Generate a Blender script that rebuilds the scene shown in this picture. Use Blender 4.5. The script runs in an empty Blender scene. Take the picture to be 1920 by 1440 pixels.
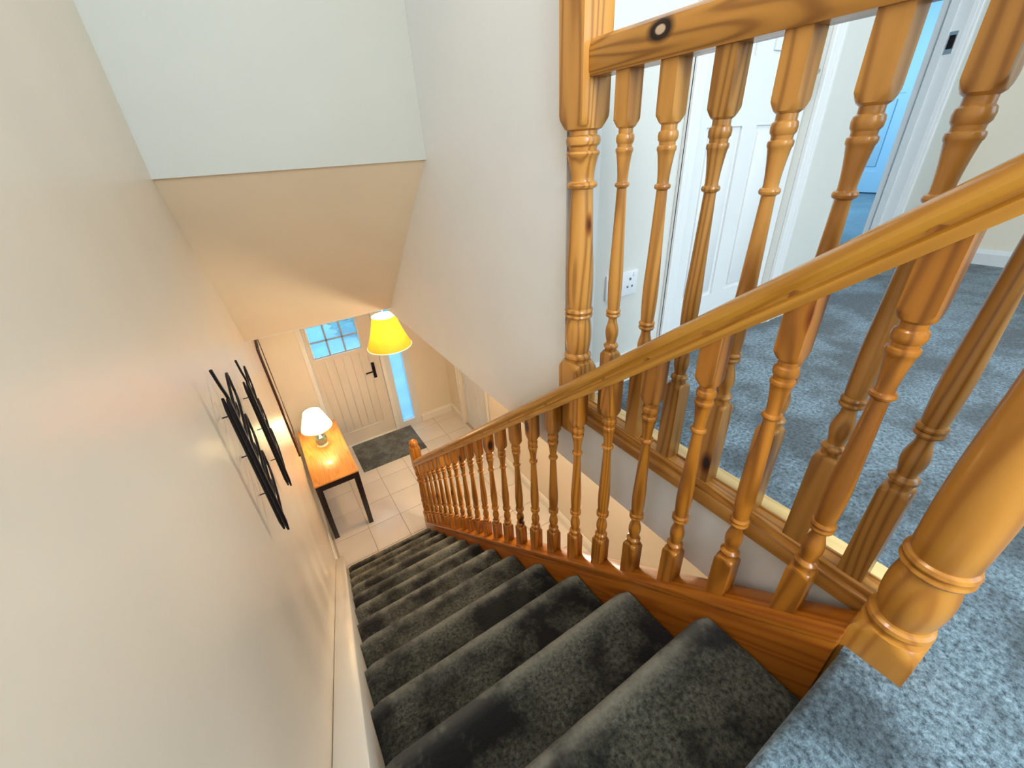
import bpy, bmesh, math, random
from mathutils import Vector, Matrix
random.seed(7)
sc = bpy.context.scene
COL = sc.collection
PI = math.pi

# ---------------------------------------------------------------- camera
cam_d = bpy.data.cameras.new('camera'); cam = bpy.data.objects.new('camera', cam_d); COL.objects.link(cam)
RT = Vector((0.8421294, -0.5363957, -0.0556574)); DN = Vector((-0.3080953, -0.3938447, -0.8660044)); FW = Vector((0.4426007, 0.7464356, -0.4969291))
M = Matrix.Identity(4)
for i in range(3):
    M[i][0] = RT[i]; M[i][1] = -DN[i]; M[i][2] = -FW[i]
M.translation = Vector((0.113288, -0.048367, 0.825555))
cam.matrix_world = M
cam_d.sensor_width = 36; cam_d.lens = 36*773.0688/1920; cam_d.clip_start = 0.01; cam_d.clip_end = 200
sc.camera = cam

# ---------------------------------------------------------------- world, lights, exposure
w = bpy.data.worlds.new('world'); sc.world = w; w.use_nodes = True
bg = w.node_tree.nodes['Background']; bg.inputs[0].default_value = (0.36, 0.74, 1.0, 1); bg.inputs[1].default_value = 1.3
sc.view_settings.view_transform = 'Standard'; sc.view_settings.look = 'None'
sc.view_settings.gamma = 1; sc.view_settings.use_curve_mapping = False
sc.view_settings.exposure = 1.15

def area(name, loc, target, sx, sy, e, col):
    d = bpy.data.lights.new(name, 'AREA'); d.shape = 'RECTANGLE'; d.size = sx; d.size_y = sy; d.energy = e; d.color = col
    o = bpy.data.objects.new(name, d); COL.objects.link(o); o.location = loc
    o.rotation_euler = (Vector(target)-Vector(loc)).to_track_quat('-Z', 'Y').to_euler(); return o
def point(name, loc, e, col, r=0.04):
    d = bpy.data.lights.new(name, 'POINT'); d.energy = e; d.color = col; d.shadow_soft_size = r
    o = bpy.data.objects.new(name, d); COL.objects.link(o); o.location = loc; return o
area('landing_daylight_panel', (2.3, -1.78, 1.45), (1.9, 1.0, 0.7), 1.5, 1.1, 6, (0.78, 0.90, 1.0))  # unseen panel added behind the camera as daylight for the landing
area('stair_key_panel', (0.42, -1.80, 1.55), (0.62, 1.0, 0.2), 0.8, 1.1, 33, (0.86, 0.94, 1.0))  # unseen key panel added behind the camera to light nosings and stairwell
point('landing_fill_bulb', (1.9, -0.2, 2.2), 4.5, (1.0, 0.93, 0.84), 0.12)  # unseen lamp added as fill for the landing
area('bedroom_window_light', (5.4, 3.45, 1.5), (5.8, 1.0, 0.6), 1.8, 1.3, 42, (0.42, 0.74, 1.0))
point('stairwell_fill_bulb', (0.40, 0.35, 2.25), 8.5, (0.93, 0.96, 1.0), 0.10)  # unseen lamp added to brighten both stairwell walls
point('pendant_bulb', (0.93, 3.42, -0.50), 12, (1.0, 0.68, 0.34), 0.05)
point('table_lamp_bulb', (0.165, 4.15, -1.50), 5, (1.0, 0.72, 0.36), 0.04)
point('hall_fill_bulb', (1.45, 1.9, -0.62), 20, (1.0, 0.86, 0.66), 0.09)  # unseen lamp added to brighten the hall below the landing

# ---------------------------------------------------------------- helpers
def finish(name, bm, mat, parent=None, smooth=None):
    me = bpy.data.meshes.new(name); bm.to_mesh(me); bm.free()
    if mat: me.materials.append(mat)
    if smooth is not None:
        for p in me.polygons: p.use_smooth = True
        me.set_sharp_from_angle(angle=math.radians(smooth))
    o = bpy.data.objects.new(name, me); COL.objects.link(o)
    if parent: o.parent = parent
    return o
def box(bm, x0, x1, y0, y1, z0, z1, bev=0):
    vs = [bm.verts.new((x, y, z)) for z in (z0, z1) for y in (y0, y1) for x in (x0, x1)]
    f = [(0,2,3,1),(4,5,7,6),(0,1,5,4),(2,6,7,3),(0,4,6,2),(1,3,7,5)]
    fs = [bm.faces.new([vs[i] for i in q]) for q in f]
    if bev:
        es = set(e for q in fs for e in q.edges)
        bmesh.ops.bevel(bm, geom=list(es), offset=bev, segments=2, profile=0.5, affect='EDGES')
def bxo(name, b, mat, parent=None, bev=0, smooth=None):
    bm = bmesh.new(); box(bm, *b, bev=bev)
    return finish(name, bm, mat, parent, smooth if smooth is not None else (40 if bev else None))
def extr(bm, poly, fn0, fn1):
    """poly 2-D closed outline; fn maps a 2-D point to 3-D at either end"""
    a = [bm.verts.new(fn0(p)) for p in poly]; b = [bm.verts.new(fn1(p)) for p in poly]
    n = len(poly)
    for i in range(n):
        bm.faces.new((a[i], a[(i+1)%n], b[(i+1)%n], b[i]))
    bm.faces.new(a[::-1]); bm.faces.new(b)
    bmesh.ops.recalc_face_normals(bm, faces=bm.faces)
def turned(prof, a, cx=0, cy=0, seg=32, square=True):
    """spindle: prof = [(z, R)], cut down to the square of half side a"""
    bm = bmesh.new(); rings = []
    for z, R in prof:
        ring = []
        for i in range(seg):
            t = 2*PI*i/seg; c, s = math.cos(t), math.sin(t)
            r = min(R, a/max(abs(c), abs(s))) if square else R
            ring.append(bm.verts.new((cx+r*c, cy+r*s, z)))
        rings.append(ring)
    for k in range(len(rings)-1):
        for i in range(seg):
            j = (i+1) % seg
            bm.faces.new((rings[k][i], rings[k][j], rings[k+1][j], rings[k+1][i]))
    bm.faces.new(rings[0][::-1]); bm.faces.new(rings[-1])
    return bm
def tube(bm, pts, r, seg=8, cap=True):
    pts = [Vector(p) for p in pts]; rings = []; up = Vector((0.13, 0.2, 1)).normalized()
    for i, p in enumerate(pts):
        d = (pts[min(i+1, len(pts)-1)]-pts[max(i-1, 0)]).normalized()
        u = d.cross(up); u = u.normalized() if u.length > 1e-3 else Vector((1, 0, 0)); v = d.cross(u)
        rr = r[i] if isinstance(r, (list, tuple)) else r
        rings.append([bm.verts.new(p+u*rr*math.cos(2*PI*k/seg)+v*rr*math.sin(2*PI*k/seg)) for k in range(seg)])
    for a, b in zip(rings, rings[1:]):
        for k in range(seg): bm.faces.new((a[k], a[(k+1)%seg], b[(k+1)%seg], b[k]))
    if cap: bm.faces.new(rings[0][::-1]); bm.faces.new(rings[-1])
def thing(name, label, cat, loc=(0,0,0), rz=0, group=None):
    o = bpy.data.objects.new(name, None); COL.objects.link(o); o.location = loc; o.rotation_euler = (0, 0, rz)
    o.empty_display_size = 0.05
    o['label'] = label; o['category'] = cat
    if group: o['group'] = group
    return o
def tag(o, label, cat, group=None):
    o['label'] = label; o['category'] = cat
    if group: o['group'] = group
    return o
def struct(o, label, cat):
    o['kind'] = 'structure'; o['label'] = label; o['category'] = cat; return o
def copy_part(o, loc, parent=None):
    c = o.copy(); COL.objects.link(c); c.location = loc
    if parent: c.parent = parent
    return c

# ---------------------------------------------------------------- materials
def newmat(name):
    m = bpy.data.materials.new(name); m.use_nodes = True
    nt = m.node_tree; return m, nt, nt.nodes['Principled BSDF']
def N(nt, t, **k):
    n = nt.nodes.new(t)
    for a, b in k.items(): setattr(n, a, b)
    return n
def plain(name, col, rough=0.5, noise=0.0, nscale=8, bump=0.0, bscale=200, metal=0, coat=0):
    m, nt, b = newmat(name)
    b.inputs['Roughness'].default_value = rough; b.inputs['Metallic'].default_value = metal
    b.inputs['Coat Weight'].default_value = coat; b.inputs['Coat Roughness'].default_value = 0.1
    tc = N(nt, 'ShaderNodeTexCoord')
    nz = N(nt, 'ShaderNodeTexNoise'); nz.inputs['Scale'].default_value = nscale; nz.inputs['Detail'].default_value = 4
    nt.links.new(tc.outputs['Object'], nz.inputs['Vector'])
    cr = N(nt, 'ShaderNodeValToRGB'); cr.color_ramp.elements[0].position = 0.3; cr.color_ramp.elements[1].position = 0.7
    cr.color_ramp.elements[0].color = (*[c*(1-noise) for c in col], 1); cr.color_ramp.elements[1].color = (*[min(1, c*(1+noise)) for c in col], 1)
    nt.links.new(nz.outputs['Fac'], cr.inputs['Fac']); nt.links.new(cr.outputs['Color'], b.inputs['Base Color'])
    if bump:
        n2 = N(nt, 'ShaderNodeTexNoise'); n2.inputs['Scale'].default_value = bscale; n2.inputs['Detail'].default_value = 3
        nt.links.new(tc.outputs['Object'], n2.inputs['Vector'])
        bp = N(nt, 'ShaderNodeBump'); bp.inputs['Strength'].default_value = bump; bp.inputs['Distance'].default_value = 0.004
        nt.links.new(n2.outputs['Fac'], bp.inputs['Height']); nt.links.new(bp.outputs['Normal'], b.inputs['Normal'])
    return m
def wood(name, axis='z', slope=0.0, light=(0.55, 0.255, 0.055), dark=(0.14, 0.034, 0.003), knots=True, rough=0.3, freq=34, knot_at=()):
    m, nt, b = newmat(name)
    b.inputs['Roughness'].default_value = rough; b.inputs['Specular IOR Level'].default_value = 0.35; b.inputs['Coat Weight'].default_value = 0.22; b.inputs['Coat Roughness'].default_value = 0.12
    tc = N(nt, 'ShaderNodeTexCoord'); oi = N(nt, 'ShaderNodeObjectInfo')
    sep = N(nt, 'ShaderNodeSeparateXYZ'); nt.links.new(tc.outputs['Object'], sep.inputs[0])
    zs = sep.outputs['Z']
    if slope:
        mm = N(nt, 'ShaderNodeMath', operation='MULTIPLY_ADD'); nt.links.new(sep.outputs['Y'], mm.inputs[0]); mm.inputs[1].default_value = slope
        nt.links.new(sep.outputs['Z'], mm.inputs[2]); zs = mm.outputs[0]
    cb = N(nt, 'ShaderNodeCombineXYZ')
    nt.links.new(sep.outputs['X'], cb.inputs[0]); nt.links.new(sep.outputs['Y'], cb.inputs[1]); nt.links.new(zs, cb.inputs[2])
    rnd = N(nt, 'ShaderNodeMath', operation='MULTIPLY'); nt.links.new(oi.outputs['Random'], rnd.inputs[0]); rnd.inputs[1].default_value = 37.0
    add = N(nt, 'ShaderNodeVectorMath', operation='ADD'); nt.links.new(cb.outputs[0], add.inputs[0]); nt.links.new(rnd.outputs[0], add.inputs[1])
    mp = N(nt, 'ShaderNodeMapping'); nt.links.new(add.outputs[0], mp.inputs['Vector'])
    sc3 = {'z': (9, 9, 0.7), 'y': (9, 0.7, 9), 'x': (0.7, 9, 9)}[axis]
    mp.inputs['Scale'].default_value = sc3
    nz = N(nt, 'ShaderNodeTexNoise'); nz.inputs['Scale'].default_value = 1.0; nz.inputs['Detail'].default_value = 2.0; nz.inputs['Roughness'].default_value = 0.4
    nt.links.new(mp.outputs[0], nz.inputs['Vector'])
    mu = N(nt, 'ShaderNodeMath', operation='MULTIPLY'); nt.links.new(nz.outputs['Fac'], mu.inputs[0]); mu.inputs[1].default_value = freq*2.6
    si = N(nt, 'ShaderNodeMath', operation='SINE'); nt.links.new(mu.outputs[0], si.inputs[0])
    mr = N(nt, 'ShaderNodeMapRange'); mr.inputs['From Min'].default_value = -1; mr.inputs['From Max'].default_value = 1; nt.links.new(si.outputs[0], mr.inputs['Value'])
    cr = N(nt, 'ShaderNodeValToRGB'); e = cr.color_ramp.elements
    e[0].position = 0.0; e[0].color = (*light, 1); e[1].position = 1.0; e[1].color = (*[l*0.45+d*0.55 for l, d in zip(light, dark)], 1)
    q = e.new(0.6); q.color = (*[l*0.85+d*0.15 for l, d in zip(light, dark)], 1)
    nt.links.new(mr.outputs['Result'], cr.inputs['Fac'])
    # broad tone change from piece to piece
    hs = N(nt, 'ShaderNodeHueSaturation'); nt.links.new(cr.outputs['Color'], hs.inputs['Color'])
    vr = N(nt, 'ShaderNodeMapRange'); vr.inputs['To Min'].default_value = 0.78; vr.inputs['To Max'].default_value = 1.12; nt.links.new(oi.outputs['Random'], vr.inputs['Value'])
    nt.links.new(vr.outputs['Result'], hs.inputs['Value'])
    out = hs.outputs['Color']
    if knots:
        mp2 = N(nt, 'ShaderNodeMapping'); nt.links.new(add.outputs[0], mp2.inputs['Vector'])
        mp2.inputs['Scale'].default_value = {'z': (7, 7, 3.2), 'y': (7, 3.2, 7), 'x': (3.2, 7, 7)}[axis]
        vo = N(nt, 'ShaderNodeTexVoronoi'); vo.inputs['Scale'].default_value = 1.0; nt.links.new(mp2.outputs[0], vo.inputs['Vector'])
        kr = N(nt, 'ShaderNodeValToRGB'); k = kr.color_ramp.elements
        k[0].position = 0.07; k[0].color = (0.03, 0.008, 0.003, 1); k[1].position = 0.14; k[1].color = (1, 1, 1, 1)
        k2 = k.new(0.10); k2.color = (0.55, 0.35, 0.2, 1)
        nt.links.new(vo.outputs['Distance'], kr.inputs['Fac'])
        mx = N(nt, 'ShaderNodeMix', data_type='RGBA', blend_type='MULTIPLY'); mx.inputs['Factor'].default_value = 1.0
        nt.links.new(out, mx.inputs['A']); nt.links.new(kr.outputs['Color'], mx.inputs['B']); out = mx.outputs['Result']
    for ky, kz, ry, rz in knot_at:     # single large knots at known places of the piece
        mk = N(nt, 'ShaderNodeMapping'); nt.links.new(tc.outputs['Object'], mk.inputs['Vector'])
        mk.inputs['Scale'].default_value = (0, 1/ry, 1/rz); mk.inputs['Location'].default_value = (0, -ky/ry, -kz/rz)
        ln = N(nt, 'ShaderNodeVectorMath', operation='LENGTH'); nt.links.new(mk.outputs[0], ln.inputs[0])
        kr = N(nt, 'ShaderNodeValToRGB'); k = kr.color_ramp.elements
        k[0].position = 0.22; k[0].color = (0.50, 0.36, 0.24, 1); k[1].position = 0.5; k[1].color = (0.012, 0.003, 0.001, 1)
        q = k.new(0.30); q.color = (0.02, 0.004, 0.002, 1)
        nt.links.new(ln.outputs['Value'], kr.inputs['Fac'])
        f = N(nt, 'ShaderNodeMapRange'); f.inputs['From Min'].default_value = 0.5; f.inputs['From Max'].default_value = 0.85; f.inputs['To Min'].default_value = 1; f.inputs['To Max'].default_value = 0
        nt.links.new(ln.outputs['Value'], f.inputs['Value'])
        mx = N(nt, 'ShaderNodeMix', data_type='RGBA'); nt.links.new(f.outputs['Result'], mx.inputs['Factor'])
        nt.links.new(out, mx.inputs['A']); nt.links.new(kr.outputs['Color'], mx.inputs['B']); out = mx.outputs['Result']
    nt.links.new(out, b.inputs['Base Color'])
    return m
def carpet(name, c0, c1, patch=(0.62, 1.25), ps=3.0, nosing_light=False):
    m, nt, b = newmat(name); b.inputs['Roughness'].default_value = 0.95
    b.inputs['Sheen Weight'].default_value = 0.10 if nosing_light else 0.22; b.inputs['Sheen Roughness'].default_value = 0.45
    tc = N(nt, 'ShaderNodeTexCoord')
    nz = N(nt, 'ShaderNodeTexNoise'); nz.inputs['Scale'].default_value = 95; nz.inputs['Detail'].default_value = 5; nz.inputs['Roughness'].default_value = 0.75
    nt.links.new(tc.outputs['Object'], nz.inputs['Vector'])
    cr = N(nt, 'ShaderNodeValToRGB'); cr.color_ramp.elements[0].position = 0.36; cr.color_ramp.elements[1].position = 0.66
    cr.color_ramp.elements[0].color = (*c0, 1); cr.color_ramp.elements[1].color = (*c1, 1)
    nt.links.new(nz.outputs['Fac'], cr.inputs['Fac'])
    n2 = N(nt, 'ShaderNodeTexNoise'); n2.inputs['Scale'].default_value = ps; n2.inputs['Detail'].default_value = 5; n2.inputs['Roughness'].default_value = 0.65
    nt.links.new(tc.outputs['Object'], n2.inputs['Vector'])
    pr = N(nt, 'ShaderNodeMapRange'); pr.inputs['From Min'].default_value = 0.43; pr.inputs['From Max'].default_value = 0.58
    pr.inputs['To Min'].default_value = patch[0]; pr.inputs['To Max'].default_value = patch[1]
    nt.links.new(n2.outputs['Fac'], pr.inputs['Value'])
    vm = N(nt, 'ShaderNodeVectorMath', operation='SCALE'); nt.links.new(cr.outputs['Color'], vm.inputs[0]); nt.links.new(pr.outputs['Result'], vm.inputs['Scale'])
    last = vm.outputs[0]
    if nosing_light:   # light caught on each nosing bend, painted in as a paler colour
        at = N(nt, 'ShaderNodeAttribute', attribute_name='nosing_light')
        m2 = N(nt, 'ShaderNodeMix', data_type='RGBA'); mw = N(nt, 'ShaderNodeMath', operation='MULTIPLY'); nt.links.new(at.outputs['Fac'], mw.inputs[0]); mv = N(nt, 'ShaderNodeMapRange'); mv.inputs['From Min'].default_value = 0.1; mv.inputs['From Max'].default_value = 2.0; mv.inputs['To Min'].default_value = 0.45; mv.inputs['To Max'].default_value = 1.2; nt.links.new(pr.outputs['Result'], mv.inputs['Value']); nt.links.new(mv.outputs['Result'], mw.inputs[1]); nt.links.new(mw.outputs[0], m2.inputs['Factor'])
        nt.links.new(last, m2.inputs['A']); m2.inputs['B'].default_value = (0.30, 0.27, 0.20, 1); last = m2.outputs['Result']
    nt.links.new(last, b.inputs['Base Color'])
    bp = N(nt, 'ShaderNodeBump'); bp.inputs['Strength'].default_value = 0.9; bp.inputs['Distance'].default_value = 0.006
    nt.links.new(nz.outputs['Fac'], bp.inputs['Height']); nt.links.new(bp.outputs['Normal'], b.inputs['Normal'])
    return m
def glass(name, tint=(0.75, 0.9, 1.0)):
    m, nt, b = newmat(name)
    nt.nodes.remove(b); out = nt.nodes['Material Output']
    tr = N(nt, 'ShaderNodeBsdfTransparent'); tr.inputs[0].default_value = (*tint, 1)
    gl = N(nt, 'ShaderNodeBsdfGlossy'); gl.inputs['Roughness'].default_value = 0.08
    tl = N(nt, 'ShaderNodeBsdfTranslucent'); tl.inputs[0].default_value = (*tint, 1)
    mx = N(nt, 'ShaderNodeMixShader'); mx.inputs[0].default_value = 0.10
    nt.links.new(tr.outputs[0], mx.inputs[1]); nt.links.new(gl.outputs[0], mx.inputs[2])
    m2 = N(nt, 'ShaderNodeMixShader'); m2.inputs[0].default_value = 0.2
    nt.links.new(mx.outputs[0], m2.inputs[1]); nt.links.new(tl.outputs[0], m2.inputs[2])
    nt.links.new(m2.outputs[0], out.inputs['Surface']); return m
def shade_mat(name, col, emit, es, tr=0.35):
    m, nt, b = newmat(name); b.inputs['Roughness'].default_value = 0.8
    b.inputs['Base Color'].default_value = (*col, 1); out = nt.nodes['Material Output']
    b.inputs['Emission Color'].default_value = (*emit, 1); b.inputs['Emission Strength'].default_value = es
    tl = N(nt, 'ShaderNodeBsdfTranslucent'); tl.inputs[0].default_value = (*col, 1)
    mx = N(nt, 'ShaderNodeMixShader'); mx.inputs[0].default_value = tr
    nt.links.new(b.outputs[0], mx.inputs[1]); nt.links.new(tl.outputs[0], mx.inputs[2]); nt.links.new(mx.outputs[0], out.inputs['Surface'])
    return m
paint_left = plain('paint_magnolia', (0.73, 0.63, 0.50), 0.33, 0.03, 3, 0.05, 90)
paint_well = plain('paint_cool_white', (0.80, 0.81, 0.82), 0.5, 0.02, 3, 0.05, 90)
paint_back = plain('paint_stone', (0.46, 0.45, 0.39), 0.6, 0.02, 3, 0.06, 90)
paint_hall = plain('paint_hall_cream', (0.74, 0.66, 0.54), 0.55, 0.02, 3, 0.04, 90)
paint_white = plain('paint_white', (0.66, 0.67, 0.67), 0.35, 0.01, 3)
paint_trim = plain('paint_gloss_trim', (0.78, 0.74, 0.66), 0.25, 0.01, 3)
paint_ceiling = plain('paint_ceiling', (0.75, 0.74, 0.70), 0.6, 0.01, 3)
wz = wood('pine_upright', 'z'); wy = wood('pine_level_rail', 'y', knots=False)
wrail = wood('pine_landing_rail', 'y', light=(0.60, 0.27, 0.05), dark=(0.12, 0.022, 0.002), knots=False, freq=60, knot_at=((0.634, 1.000, 0.044, 0.028), (0.842, 0.995, 0.020, 0.036))); ws = wood('pine_stair_rail', 'y', slope=0.827, knots=False, light=(0.62, 0.29, 0.04), dark=(0.34, 0.115, 0.006))
wst = wood('pine_spindle_shaded', 'z', light=(0.43, 0.155, 0.016), dark=(0.09, 0.018, 0.0015))  # same pine made darker and redder: shade on the spindles put into the colour
wnewel = wood('pine_newel', 'z', light=(0.50, 0.215, 0.032), dark=(0.28, 0.085, 0.008), knots=False, freq=16)
wcap = wood('pine_string', 'y', slope=0.827, light=(0.40, 0.125, 0.012), dark=(0.20, 0.036, 0.003), knots=False)
wpale = wood('pine_pale_board', 'y', light=(0.80, 0.56, 0.24), dark=(0.55, 0.33, 0.12), knots=False)
wtable = wood('table_top_wood', 'y', light=(0.58, 0.25, 0.06), dark=(0.38, 0.13, 0.03), knots=False, rough=0.42)
black = plain('black_stained_wood', (0.018, 0.010, 0.009), 0.35, 0.2, 20)
iron = plain('black_iron', (0.012, 0.009, 0.010), 0.4, 0.2, 60, metal=0.6)
darkmetal = plain('dark_bronze', (0.05, 0.035, 0.03), 0.3, 0.1, 60, metal=0.8)
carpet_stair = carpet('carpet_stair_shaded', (0.003, 0.004, 0.004), (0.052, 0.051, 0.037), (0.06, 2.9), 4.2, nosing_light=True)  # darker olive copy of the landing carpet: stair shade put into the colour
carpet_land = carpet('carpet_landing_grey', (0.010, 0.028, 0.042), (0.20, 0.285, 0.34), (0.45, 1.35), 3.4)
carpet_room = carpet('carpet_bedroom', (0.12, 0.2, 0.26), (0.25, 0.38, 0.46), (0.9, 1.1), 3)
mat_mat = carpet('doormat_pile', (0.05, 0.055, 0.05), (0.17, 0.18, 0.17), (0.6, 1.3), 5)
tile_m = plain('hall_tile', (0.66, 0.60, 0.53), 0.22, 0.05, 2.5, coat=0.3)
grout = plain('tile_grout', (0.42, 0.34, 0.26), 0.9, 0.1, 30)
pane_m = glass('door_glass')
blue_lit_door_tint = plain('daylit_blue_tint', (0.50, 0.70, 0.84), 0.4, 0.01, 3)  # blue daylight of the bedroom painted into the door colour
plastic = plain('white_plastic', (0.72, 0.74, 0.78), 0.3, 0.01, 5)
grey_slot = plain('socket_slot', (0.10, 0.10, 0.12), 0.5, 0.0, 5)
chrome = plain('satin_chrome', (0.6, 0.6, 0.6), 0.25, 0.02, 40, metal=1)
mirror_m = plain('mirror_glass', (0.85, 0.85, 0.85), 0.03, 0.0, 5, metal=1)
yellow_shade = shade_mat('yellow_pleated_fabric', (0.85, 0.34, 0.03), (1.0, 0.36, 0.02), 0.12, 0.20)
white_lining = shade_mat('shade_lining', (0.95, 0.93, 0.85), (1.0, 0.95, 0.85), 0.9)
cream_shade = shade_mat('cream_lamp_fabric', (0.95, 0.93, 0.80), (1.0, 0.92, 0.66), 0.5)
ceramic = plain('cream_ceramic', (0.66, 0.64, 0.42), 0.15, 0.05, 20, coat=0.6)
green_glass = plain('grey_green_glaze', (0.16, 0.20, 0.14), 0.12, 0.3, 25, coat=0.8)
cloth_white = plain('white_cord', (0.7, 0.68, 0.6), 0.5)
bulb_glass = shade_mat('opal_glass', (0.9, 0.88, 0.82), (1.0, 0.85, 0.62), 2.0)
paving = plain('outside_paving', (0.45, 0.45, 0.42), 0.8, 0.2, 3)
hedge_m = plain('outside_hedge', (0.10, 0.20, 0.12), 0.8, 0.5, 9)

# ---------------------------------------------------------------- key dimensions
R_, G_ = 0.2, 0.2422           # riser, going
SL = R_/G_
HF = -2.6                      # hall floor
HC = -0.19                     # hall ceiling
WX = -0.078                    # left wall
XW = 0.895                     # stairwell side wall plane
YL = 0.95                      # landing end wall
YB = 1.88                      # wall above the sloping ceiling
YS = 2.985                     # lower edge of the slope
YF = 5.0                       # front wall
XR = 2.02                      # hall right wall
XE = 4.1                       # landing far wall
ZC = 2.4
YN = -1.9                      # wall behind the camera

# ---------------------------------------------------------------- room shell
struct(bxo('wall_left', (WX-0.1, WX, YN, YF, HF, ZC), paint_left), 'beige painted wall running the whole length of the staircase', 'wall')
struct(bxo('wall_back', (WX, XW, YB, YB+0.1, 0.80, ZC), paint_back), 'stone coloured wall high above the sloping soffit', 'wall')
bm = bmesh.new(); extr(bm, [(YB+0.01, 0.81), (YS, HC+0.02), (YS, HC+0.12), (YB+0.11, 0.81)], lambda p: (WX, p[0], p[1]), lambda p: (XW, p[0], p[1]))
struct(finish('ceiling', bm, plain('paint_soffit', (0.76, 0.62, 0.43), 0.6, 0.02, 3, 0.05, 90)), 'sloping plastered soffit over the lower stairs', 'ceiling')
bm = bmesh.new(); box(bm, XW, XW+0.12, YL-0.035, 3.6, HC-0.025, ZC)
struct(finish('wall_well', bm, paint_well), 'cool white wall beside the stairwell ending at the slim newel', 'wall')
bm = bmesh.new(); box(bm, WX, XW, YS, YF, HC+0.018, HC+0.12); box(bm, XW+0.12, XR+0.1, YS, YF, HC+0.018, HC+0.12); box(bm, XW+0.02, XR+1.2, -0.4, YS, HC-0.022, HC+0.02)
struct(finish('ceiling.001', bm, paint_ceiling), 'white ceiling of the downstairs hall', 'ceiling')
struct(bxo('ceiling.002', (WX-0.1, XE+0.1, YN-0.1, YB+0.1, ZC, ZC+0.1), paint_ceiling), 'white ceiling above the landing', 'ceiling')
# wall behind the viewer with an opening for the daylight
bm = bmesh.new()
box(bm, WX-0.1, XE+0.1, YN-0.1, YN, -0.2, 0.85); box(bm, WX-0.1, XE+0.1, YN-0.1, YN, 2.1, ZC)
box(bm, WX-0.1, 0.0, YN-0.1, YN, 0.85, 2.1); box(bm, 0.85, 1.5, YN-0.1, YN, 0.85, 2.1); box(bm, 3.1, XE+0.1, YN-0.1, YN, 0.85, 2.1)
struct(finish('wall_rear', bm, paint_well), 'landing wall behind the top of the stairs', 'wall')
struct(bxo('wall_right', (XE, XE+0.1, YN, YL, 0, ZC), paint_hall), 'cream wall at the far right end of the landing', 'wall')
# landing end wall with two openings
D3 = (1.45, 2.15); D4 = (2.62, 3.40); DH = 2.03; TY = YL+0.12
bm = bmesh.new()
for a, b in ((XW+0.12, D3[0]), (D3[1], D4[0]), (D4[1], XE+0.1)): box(bm, a, b, YL, TY, 0, ZC)
for a, b in (D3, D4): box(bm, a, b, YL, TY, DH, ZC)
struct(finish('wall_end', bm, plain('paint_landing', (0.60, 0.60, 0.56), 0.5, 0.02, 3)), 'pale landing wall with two doorways behind the balusters', 'wall')
# under-stair enclosure below landing
struct(bxo('wall_under_landing', (WX, XR+0.1, -0.5, -0.4, HF, HC), paint_hall), 'hall wall below the top of the landing', 'wall')
struct(bxo('wall_hall_right', (XR, XR+0.1, -0.4, 3.80, HF, HC), paint_hall), 'cream wall on the right of the downstairs hall', 'wall')
# front wall with door and side light opening
DO = (0.29, 1.185); SO = (1.215, 1.47); DT = -0.60
bm = bmesh.new()
box(bm, WX, DO[0], YF, YF+0.12, HF, HC+0.02); box(bm, SO[1], XR+0.1, YF, YF+0.12, HF, HC+0.02); box(bm, DO[0], SO[1], YF, YF+0.12, DT, HC+0.02)
struct(finish('wall_front', bm, paint_hall), 'cream wall around the front door', 'wall')
# hall right wall far section with side door
bm = bmesh.new(); box(bm, XR, XR+0.1, 4.55, YF+0.12, HF, HC+0.02); box(bm, XR, XR+0.1, 3.80, 4.55, DT, HC+0.02)
struct(finish('wall_hall_right.001', bm, paint_hall), 'cream hall wall around the white side door', 'wall')
# upper landing floor (carpet) with the stairwell left open
bm = bmesh.new()
box(bm, 1.0, XE, 0.0, YL, -0.18, 0.0); box(bm, XW+0.03, 1.0, 0.0, YL, -0.18, -0.01); box(bm, WX, XE, YN, -0.235, -0.18, 0.0); box(bm, 0.801, XE, -0.235, 0.0, -0.18, 0.0)
fl = struct(finish('floor', bm, carpet_land), 'blue grey carpet of the upstairs landing', 'floor')
bm = bmesh.new(); box(bm, XW, XW+0.10, 0.0, YL-0.035, HC-0.025, 0.018)
struct(finish('wall_landing_edge', bm, paint_well), 'white plastered edge of the landing floor below the base rail', 'wall')
# bedroom beyond the open doorway
bm = bmesh.new(); box(bm, D4[0], D4[1], YL, TY, -0.1, 0.0); box(bm, 2.3, 7.6, TY, 3.6, -0.1, 0.0)
struct(finish('floor.001', bm, carpet_room), 'blue lit carpet of the bedroom beyond the doorway', 'floor')
bm = bmesh.new(); box(bm, 7.5, 7.6, TY, 2.40, 0, ZC); box(bm, 7.5, 7.6, 3.30, 3.6, 0, ZC); box(bm, 7.5, 7.6, 2.40, 3.30, 2.32, ZC)
box(bm, 2.2, 2.3, TY, 3.6, 0, ZC); box(bm, 2.2, 7.6, 3.6, 3.7, 0, ZC); box(bm, XE+0.1, 7.6, TY-0.1, TY, 0, ZC)
struct(finish('wall_bedroom', bm, paint_white), 'walls of the bedroom beyond the open doorway', 'wall')
struct(bxo('ceiling.003', (2.2, 7.6, YB+0.1, 3.7, ZC, ZC+0.1), paint_ceiling), 'white ceiling of the bedroom', 'ceiling')
struct(bxo('ceiling.004', (XE+0.1, 7.6, YL, YB+0.1, ZC, ZC+0.1), paint_ceiling), 'white ceiling of the bedroom beside the landing', 'ceiling')

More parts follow.
